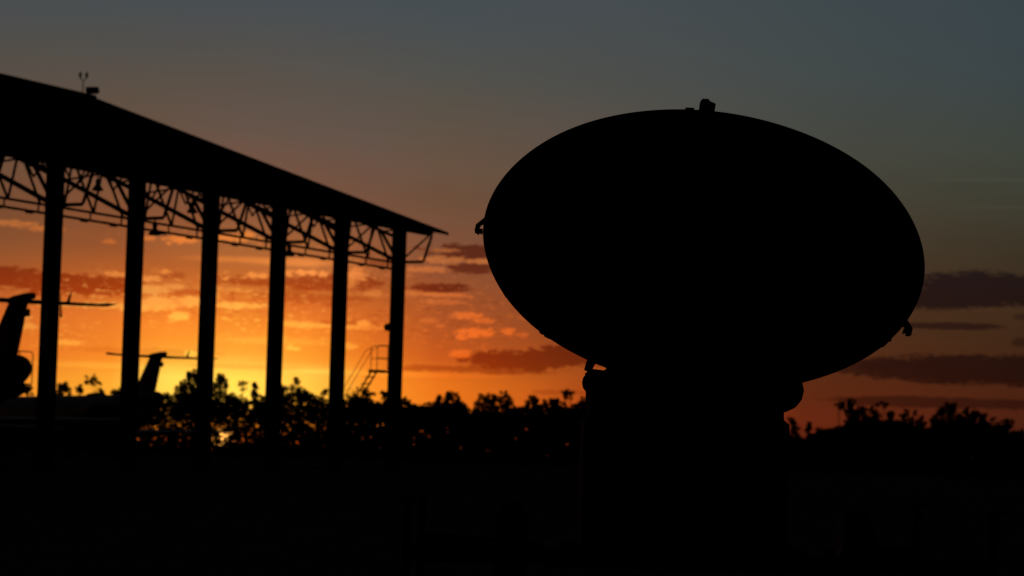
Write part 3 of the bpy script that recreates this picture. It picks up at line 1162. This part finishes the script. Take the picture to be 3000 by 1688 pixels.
# head housing: outline as seen from the front, half a metre deep
hp = [(1727, 1240), (1727, 1100), (1730, 1088), (1737, 1081), (1770, 1085), (1778, 1078), (1800, 1066), (2250, 1066), (2297, 1100), (2297, 1240)]
pts = [at(x, y, 12.7) - BASE for x, y in hp]
n = len(pts)
m = MB()
y0 = pts[0].y
m.add([Vector((q.x, y0, q.z)) for q in pts] + [Vector((q.x, y0 + .62, q.z)) for q in pts],
      [tuple(range(n)), tuple(range(2 * n - 1, n - 1, -1))] + [(i, (i + 1) % n, n + (i + 1) % n, n + i) for i in range(n)])
m.build('turret_head', 'olive', ant)
# short strut from the rim down to the head on the left, with its clamp knob
sp = [(1726, 1040), (1718, 1062), (1712, 1083), (1722, 1087), (1716, 1092.5), (1713.5, 1096), (1719, 1099), (1728, 1112), (1740, 1112), (1737, 1080), (1743, 1068), (1760, 1056)]
pts = [at(x, y, 12.66) - BASE for x, y in sp]
n = len(pts)
y0 = pts[0].y
m = MB()
m.add([Vector((q.x, y0, q.z)) for q in pts] + [Vector((q.x, y0 + .08, q.z)) for q in pts],
      [tuple(range(n)), tuple(range(2 * n - 1, n - 1, -1))] + [(i, (i + 1) % n, n + (i + 1) % n, n + i) for i in range(n)])
m.build('stow_clamp', 'olive_dark', ant)
# motor drum on the right, its round end seen a little from the side
cd = at(2259, 1145, 12.85) - BASE
m = MB()
RD = .118
mt = Matrix.Translation(cd) @ Matrix.Rotation(radians(14), 4, 'Z') @ Matrix.Rotation(pi / 2, 4, 'X')
m.lathe([(RD * .8, -.20), (RD * .97, -.17), (RD, -.12), (RD, .16), (RD * .93, .20)], 14, mt)
m.build('motor_drum', 'olive_dark', ant)
# cable reel on the left
cr = at(1737, 1124, 12.72) - BASE
m = MB()
mt = Matrix.Translation(cr) @ Matrix.Rotation(pi / 2, 4, 'X')
m.lathe([(.050, -.10), (.050, .10)], 22, mt @ Matrix.Scale(1.0, 4))
m.build('cable_reel', 'rubber', ant, True)
m = MB()
cp = [at(x, y, 12.64) - BASE for x, y in ((1722, 1098), (1713, 1108), (1710, 1120), (1712, 1134), (1718, 1143), (1726, 1147), (1735, 1146))]
m.tube(cp, .009, 8)
m.build('cable_loop', 'rubber', ant)
# cabinet
zc0, zc1 = .30, z_head0 + .02
cw0, cw1 = XP(1708, 1400, 12.6), XP(2310, 1400, 12.6)
m = MB()
m.rbox(((cw0 + cw1) / 2, .02, (zc0 + zc1) / 2), (cw1 - cw0, .80, zc1 - zc0), .025)
cab = m.build('pedestal_cabinet', 'olive', ant)
for px, py, w_, h_ in ((1850, 1345, .42, .34), (2160, 1345, .42, .34)):
    c = XP(px, py, 12.55)
    z = at(px, py, 12.55).z
    m = MB()
    m.rbox((c, -.392, z), (w_, .03, h_), .01)
    dr = m.build('access_door', 'olive_dark', cab)
    m = MB()
    m.tube([(c - .06, -.405, z - .08), (c - .06, -.44, z - .08), (c + .06, -.44, z - .08), (c + .06, -.405, z - .08)], .008, 6)
    m.build('handle', 'steel', dr)
m = MB()
for k in range(5):
    m.bar((XP(1975, 1270), -.395, ZP(1255) - .018 * k), (XP(2060, 1270), -.395, ZP(1255) - .018 * k), .012, .008)
m.build('vent_louvre', 'olive_dark', cab)
# base frame, outriggers with jacks and feet, two wheels
m = MB()
for y in (-.5, .5):
    m.bar((-.75, y, .25), (.75, y, .25), .09, .10)
for x in (-.70, .70):
    m.bar((x, -.46, .25), (x, .46, .25), .09, .095)
m.bar((-.60, .0, .25), (.60, .0, .25), .08, .09)
m.build('base_frame', 'olive', ant)
for sx, sy, ln in ((-1, -1, .95), (1, -1, .95), (-1, 1, .95), (1, 1, .95)):
    m = MB()
    a = Vector((sx * .72, sy * .48, .255))
    b = a + Vector((sx * ln * .75, sy * ln * .66, .02))
    m.bar(a, b, .07, .08)
    arm = m.build('outrigger', 'olive', ant)
    m = MB()
    m.tube([b + Vector((0, 0, .28)), Vector((b.x, b.y, .05))], .026, 10)
    m.tube([b + Vector((-.05, 0, .27)), b + Vector((.09, 0, .27))], .009, 6)
    m.build('screw_jack', 'steel', arm)
    m = MB()
    m.lathe([(.13, .004), (.13, .03), (.05, .06), (.03, .08)], 18, Matrix.Translation((b.x, b.y, 0)))
    m.build('foot_pad', 'steel', arm)
for sx in (-1, 1):
    m = MB()
    m.lathe([(.12, -.07), (.22, -.085), (.262, -.05), (.262, .05), (.22, .085), (.12, .07)], 24, Matrix.Translation((sx * .92, 0, .264)) @ Matrix.Rotation(pi / 2, 4, 'Y'))
    wh = m.build('wheel', 'rubber', ant, True)
    m = MB()
    m.lathe([(.03, -.09), (.12, -.06), (.12, .06), (.03, .09)], 18, Matrix.Translation((sx * .92, 0, .264)) @ Matrix.Rotation(pi / 2, 4, 'Y'))
    m.build('rim', 'steel', wh, True)

# ------------------------------------------------------------------ trees
PXM = F_PX


def leaf_cloud(m, c, rx, ry, rz_, n, size, rng):
    vs, fs = [], []
    for _ in range(n):
        while True:
            a, b, d = rng.uniform(-1, 1), rng.uniform(-1, 1), rng.uniform(-1, 1)
            q = a * a + b * b + d * d
            if q <= 1 and (q > .25 or rng.random() < .5):
                break
        p_ = Vector((c[0] + a * rx, c[1] + b * ry, c[2] + d * rz_))
        s = size * rng.uniform(.6, 1.35)
        t1 = Vector((rng.gauss(0, 1), rng.gauss(0, 1), rng.gauss(0, 1))).normalized()
        t2 = t1.orthogonal().normalized()
        t2 = (t2 * cos(rng.random() * 6.28) + t1.cross(t2) * sin(rng.random() * 6.28)).normalized()
        w = s * rng.uniform(.3, .6)
        o = len(m.v)
        m.v += [tuple(p_ - t1 * s * .5), tuple(p_ + t2 * w * .5), tuple(p_ + t1 * s * .5), tuple(p_ - t2 * w * .5)]
        m.f.append((o, o + 1, o + 2, o + 3))


def gum_tree(label, cx, top, w, ch, dens, depth, seed, flat=False, lean=0.0):
    rng = random.Random(seed)
    b = at(cx, 1350, depth)
    sc = depth / PXM
    b.z = 0
    topz = at(cx, top, depth).z
    H = max(topz, 2.5)
    W_ = w * sc
    CH = min(ch * sc, H * .9)
    bx = b.x - lean * H
    t = thing('gum_tree', label, 'tree', (bx, b.y, 0), 0, 'gum trees along the far edge of the airfield')
    # blobs of the crown
    blobs = []
    if not flat:
        W_ *= 1.12
    nb = max(6, int(5 + W_ * CH * 1.75 * dens))
    for i in range(nb):
        u = rng.uniform(-1, 1)
        vv = rng.random()
        wid = (1.0 if flat else .55 + .95 * sqrt(vv))
        R_ = rng.uniform(.32, .85) * min(1.0, .5 + W_ * .17)
        if flat:
            R_ *= .62
        x = u * max(.1, W_ / 2 * wid - R_ * .7)
        z = H - R_ * .75 - max(0, CH - R_ * 1.2) * vv
        if i == 0:
            x, z = rng.uniform(-.12, .12) * W_, H - R_ * .8
        blobs.append((x + (b.x - bx), rng.uniform(-.5, .5) * W_ * .6, z, R_))
    m = MB()
    tr = (.03 + .012 * H) * (.55 if flat else 1)
    zc = H - CH * .62
    cxo = b.x - bx
    tp = [(0, 0, 0), (cxo * .15 + rng.uniform(-.1, .1), 0, zc * .45), (cxo * .7 + rng.uniform(-.15, .15), 0, zc)]
    m.tube(tp, [tr, tr * .8, tr * .55], 7)
    st_ = Vector(tp[-1])
    mid = Vector(tp[1])
    for (x, y, z, R_) in blobs:
        e = Vector((x, y, z))
        s = st_ if rng.random() < .6 else mid.lerp(st_, rng.uniform(.4, 1))
        k = s.lerp(e, .55) + Vector((rng.uniform(-.2, .2), rng.uniform(-.2, .2), -.15))
        m.tube([s, k, e], [tr * .42, tr * .28, tr * .1], 5)
    m.build('trunk', 'bark', t)
    m = MB()
    for (x, y, z, R_) in blobs:
        # a spray of leaves strung along the limb end, drooping outwards
        dirv = Vector((x - st_.x + rng.gauss(0, .5), rng.gauss(0, .5), (z - st_.z) * .7 + rng.gauss(.2, .5)))
        dirv = dirv.normalized() if dirv.length > .01 else Vector((0, 0, 1))
        n = int(3.4 * (.5 + .5 * dens) * pi * R_ * R_ / .045)
        for q, rr in ((-.55, .55), (-.1, .72), (.35, .62), (.75, .40)):
            c_ = Vector((x, y, z)) + dirv * (R_ * q) + Vector((rng.gauss(0, .12), 0, rng.gauss(0, .12))) * R_
            leaf_cloud(m, c_, R_ * rr * rng.uniform(.8, 1.25), R_ * rr, R_ * rr * rng.uniform(.6, 1.0) * (.7 if flat else 1), int(n * rr * .62), .34, rng)
    for _ in range(int(nb * 2.5)):
        i, j = rng.choice(blobs), rng.choice(blobs)
        f = rng.random()
        leaf_cloud(m, (i[0] + (j[0] - i[0]) * f, i[1], i[2] + (j[2] - i[2]) * f), .35, .35, .3, int(11 * dens), .3, rng)
    m.build('crown', 'leaf', t)


TREES = [
    # cx, top, width, crown height, density, flat, lean, label
    (72, 1128, 26, 34, 0.80, 0, 0, 'small gum tuft showing just under the nearer jet tail cone'),
    (178, 1122, 44, 50, 0.80, 0, .1, 'ragged gum right beside the foot of the first hangar column'),
    (225, 1124, 22, 34, 0.80, 0, 0, 'small round-headed gum just left of the umbrella-topped one'),
    (264, 1098, 54, 32, 0.90, 1, -.1, 'umbrella-topped gum standing alone between the first two columns'),
    (288, 1138, 22, 40, 0.70, 0, 0, 'thin gum under the right side of the umbrella-topped one'),
    (344, 1128, 42, 34, 0.60, 0, 0, 'wispy two-tufted gum just left of the second column'),
    (498, 1137, 52, 98, 0.70, 0, 0, 'low loose gum at the right of the farther jet tail'),
    (530, 1115, 55, 120, 0.70, 0, 0, 'leaning open gum left of the tall one by the third column'),
    (560, 1084, 72, 151, 0.80, 0, 0, 'tall broad gum touching the left side of the third column'),
    (604, 1113, 50, 122, 0.80, 0, 0, 'gum mostly hidden behind the third column'),
    (642, 1093, 45, 142, 0.80, 0, -.25, 'gum with a drooping round head right of the third column'),
    (676, 1153, 45, 82, 0.58, 0, -.1, 'lacy low gum before the brightest patch of sky'),
    (704, 1115, 46, 30, 0.50, 1, 0, 'thin-stemmed gum with a flat floating top before the brightest sky'),
    (705, 1161, 55, 75, 0.58, 0, 0, 'lacy bush-like gum below the flat-topped one'),
    (738, 1120, 27, 115, 0.80, 0, -.1, 'narrow pointed gum between the flat-topped one and the fourth column'),
    (760, 1155, 55, 80, 0.68, 0, 0, 'rounded low gum just left of the fourth column'),
    (820, 1125, 55, 110, 0.80, 0, 0, 'dense gum against the right side of the fourth column'),
    (859, 1105, 30, 65, 0.80, 0, -.1, 'gum with one small high tuft right of the fourth column'),
    (884, 1143, 60, 92, 0.80, 0, 0, 'sloping gum midway between the fourth and fifth columns'),
    (926, 1163, 55, 75, 0.80, 0, 0, 'low dense gum left of the fifth column'),
    (942, 1138, 30, 34, 0.60, 1, 0, 'gum with a hooked wispy top left of the fifth column'),
    (990, 1167, 55, 75, 0.80, 0, 0, 'gum behind the foot of the fifth column'),
    (1050, 1135, 80, 95, 0.80, 0, 0, 'broad dome of gum under the stair stand steps'),
    (1086, 1167, 50, 105, 0.80, 0, 0, 'low gum under the stair stand landing'),
    (1126, 1143, 55, 75, 0.78, 0, .1, 'ragged gum against the left side of the last column'),
    (1184, 1164, 52, 70, 0.55, 0, 0, 'thin see-through gum just right of the last column'),
    (1238, 1192, 76, 70, 0.80, 0, 0, 'low spreading gum right of the see-through one'),
    (1288, 1158, 48, 90, 0.90, 0, 0, 'left half of the big paired gums right of the last column'),
    (1324, 1148, 72, 100, 0.95, 0, 0, 'broad dark gum, the largest crown between hangar and dish'),
    (1354, 1184, 48, 90, 1.00, 0, 0, 'low shoulder of gum right of the broad dark crown'),
    (1418, 1153, 64, 120, 1.05, 0, 0, 'round-headed gum right of the sharp notch in the tree line'),
    (1464, 1146, 55, 64, 0.90, 0, 0, 'gum with a narrow neck and round top under the dish'),
    (1500, 1198, 64, 90, 1.00, 0, 0, 'low gum in the dip below the left rim of the dish'),
    (1553, 1160, 50, 100, 1.00, 0, 0, 'egg-shaped gum below the left rim of the dish'),
    (1612, 1168, 76, 100, 1.00, 0, 0, 'wide dark gum at the foot of the drooping-topped one'),
    (1658, 1138, 40, 34, 1.00, 1, -.1, 'gum with a drooping mop top left of the pedestal'),
    (1718, 1158, 60, 100, 1.05, 0, 0, 'dense gum touching the left side of the dish pedestal'),
    (2318, 1222, 36, 60, 0.78, 0, 0, 'small round gum right beside the dish pedestal'),
    (2370, 1236, 30, 80, 0.78, 0, 0, 'narrow upright gum in the gap right of the pedestal'),
    (2418, 1258, 63, 80, 0.88, 0, 0, 'low flat gum below the floating-topped one at right'),
    (2456, 1178, 38, 22, 0.95, 1, 0, 'slender gum with a small floating cap right of the pedestal'),
    (2491, 1168, 40, 120, 0.93, 0, 0, 'tall gum, highest point of the trees right of the pedestal'),
    (2522, 1192, 48, 110, 0.93, 0, 0, 'gum on the right shoulder of the tallest right-hand tree'),
    (2556, 1188, 41, 100, 0.93, 0, 0, 'domed gum under the thin wisp of leaves'),
    (2582, 1174, 46, 30, 0.50, 1, 0, 'gum with a thin flat wisp of leaves above its neighbours'),
    (2606, 1206, 38, 90, 0.88, 0, 0, 'gum below the right end of the thin wisp'),
    (2664, 1198, 80, 110, 0.98, 0, 0, 'wide rounded gum in the middle of the right-hand trees'),
    (2738, 1214, 44, 100, 0.70, 0, 0, 'loose gum with light showing through left of the biggest crown'),
    (2786, 1178, 68, 90, 0.98, 0, 0, 'biggest rounded gum crown near the right edge'),
    (2842, 1190, 57, 110, 0.88, 0, 0, 'gum on the right flank of the biggest right-hand crown'),
    (2890, 1210, 57, 110, 0.98, 0, 0, 'stepped gum lower than the biggest right-hand crown'),
    (2944, 1227, 57, 110, 0.88, 0, 0, 'second-last gum before the right edge of the picture'),
    (2990, 1258, 41, 90, 0.83, 0, 0, 'last low gum at the right edge of the picture'),
]
for i, (cx, top, w, ch, dens, flat, lean, lab) in enumerate(TREES):
    gum_tree(lab, cx, top, w, ch, dens, 392 + (i * 37) % 46, 100 + i, bool(flat), lean)

# low scrub below the crowns: one tangled mass
PROF = [(-1200, 1215, 3), (-500, 1205, 6), (0, 1205, 7), (260, 1210, 6), (400, 1215, 3.4), (440, 1190, 2.5), (500, 1165, 2.2), (560, 1155, 2.2), (625, 1185, 2.0), (680, 1185, 1.9), (760, 1180, 2.1), (830, 1158, 2.5), (900, 1172, 2.8), (960, 1185, 2.9),
        (1000, 1195, 3.2), (1040, 1180, 4), (1170, 1200, 4), (1230, 1200, 5), (1290, 1190, 5),
        (1380, 1218, 5), (1500, 1208, 5), (1590, 1205, 5), (1700, 1190, 5), (2000, 1205, 5), (2290, 1270, 4), (2345, 1296, 4), (2400, 1268, 5), (2470, 1262, 5),
        (2520, 1238, 5), (2640, 1244, 5), (2700, 1262, 5), (2780, 1246, 5), (2900, 1255, 5), (3000, 1285, 5), (3500, 1280, 5), (4400, 1300, 3)]


def prof(x):
    for (a, ya, da), (b, yb, db) in zip(PROF[:-1], PROF[1:]):
        if a <= x <= b:
            f = (x - a) / (b - a)
            return ya + (yb - ya) * f, da + (db - da) * f
    return 1220, 1


rng = random.Random(5)
m = MB()
x = -1180
while x < 4380:
    py, de = prof(x)
    fine = de < 3
    R_ = .42 if fine else .75
    zt = max(.8, at(x, py, 420).z)
    n = int(de * (3.6 if de < 3 else 2.2) * (15 * 420 / PXM) * zt / (pi * R_ * R_ * .75) + rng.random())
    for k_ in range(n):
        dep = rng.uniform(400, 445)
        b = at(x + rng.uniform(-9, 9), 1340, dep)
        z = zt * 1.04 * rng.random() ** ((1.25 if k_ < .4 * n else 2.3) if fine else (1.0 if k_ < .5 * n else 2.0))
        cpy = 1318 + (CAM_H - z) / dep * PXM
        if rng.random() < .9 * math.exp(-((x - 655) / 17) ** 2 - ((cpy - 1294) / 15) ** 2):
            continue          # the gap where the sun breaks through
        leaf_cloud(m, (b.x, b.y, z), R_, R_, R_ * .75, 20 if fine else 22, .42 if fine else .8, rng)
    x += 15
tag(m.build('scrub', 'scrub'), kind='stuff', label='dark tangled scrub filling the tree line below the gum crowns', cat='scrub')
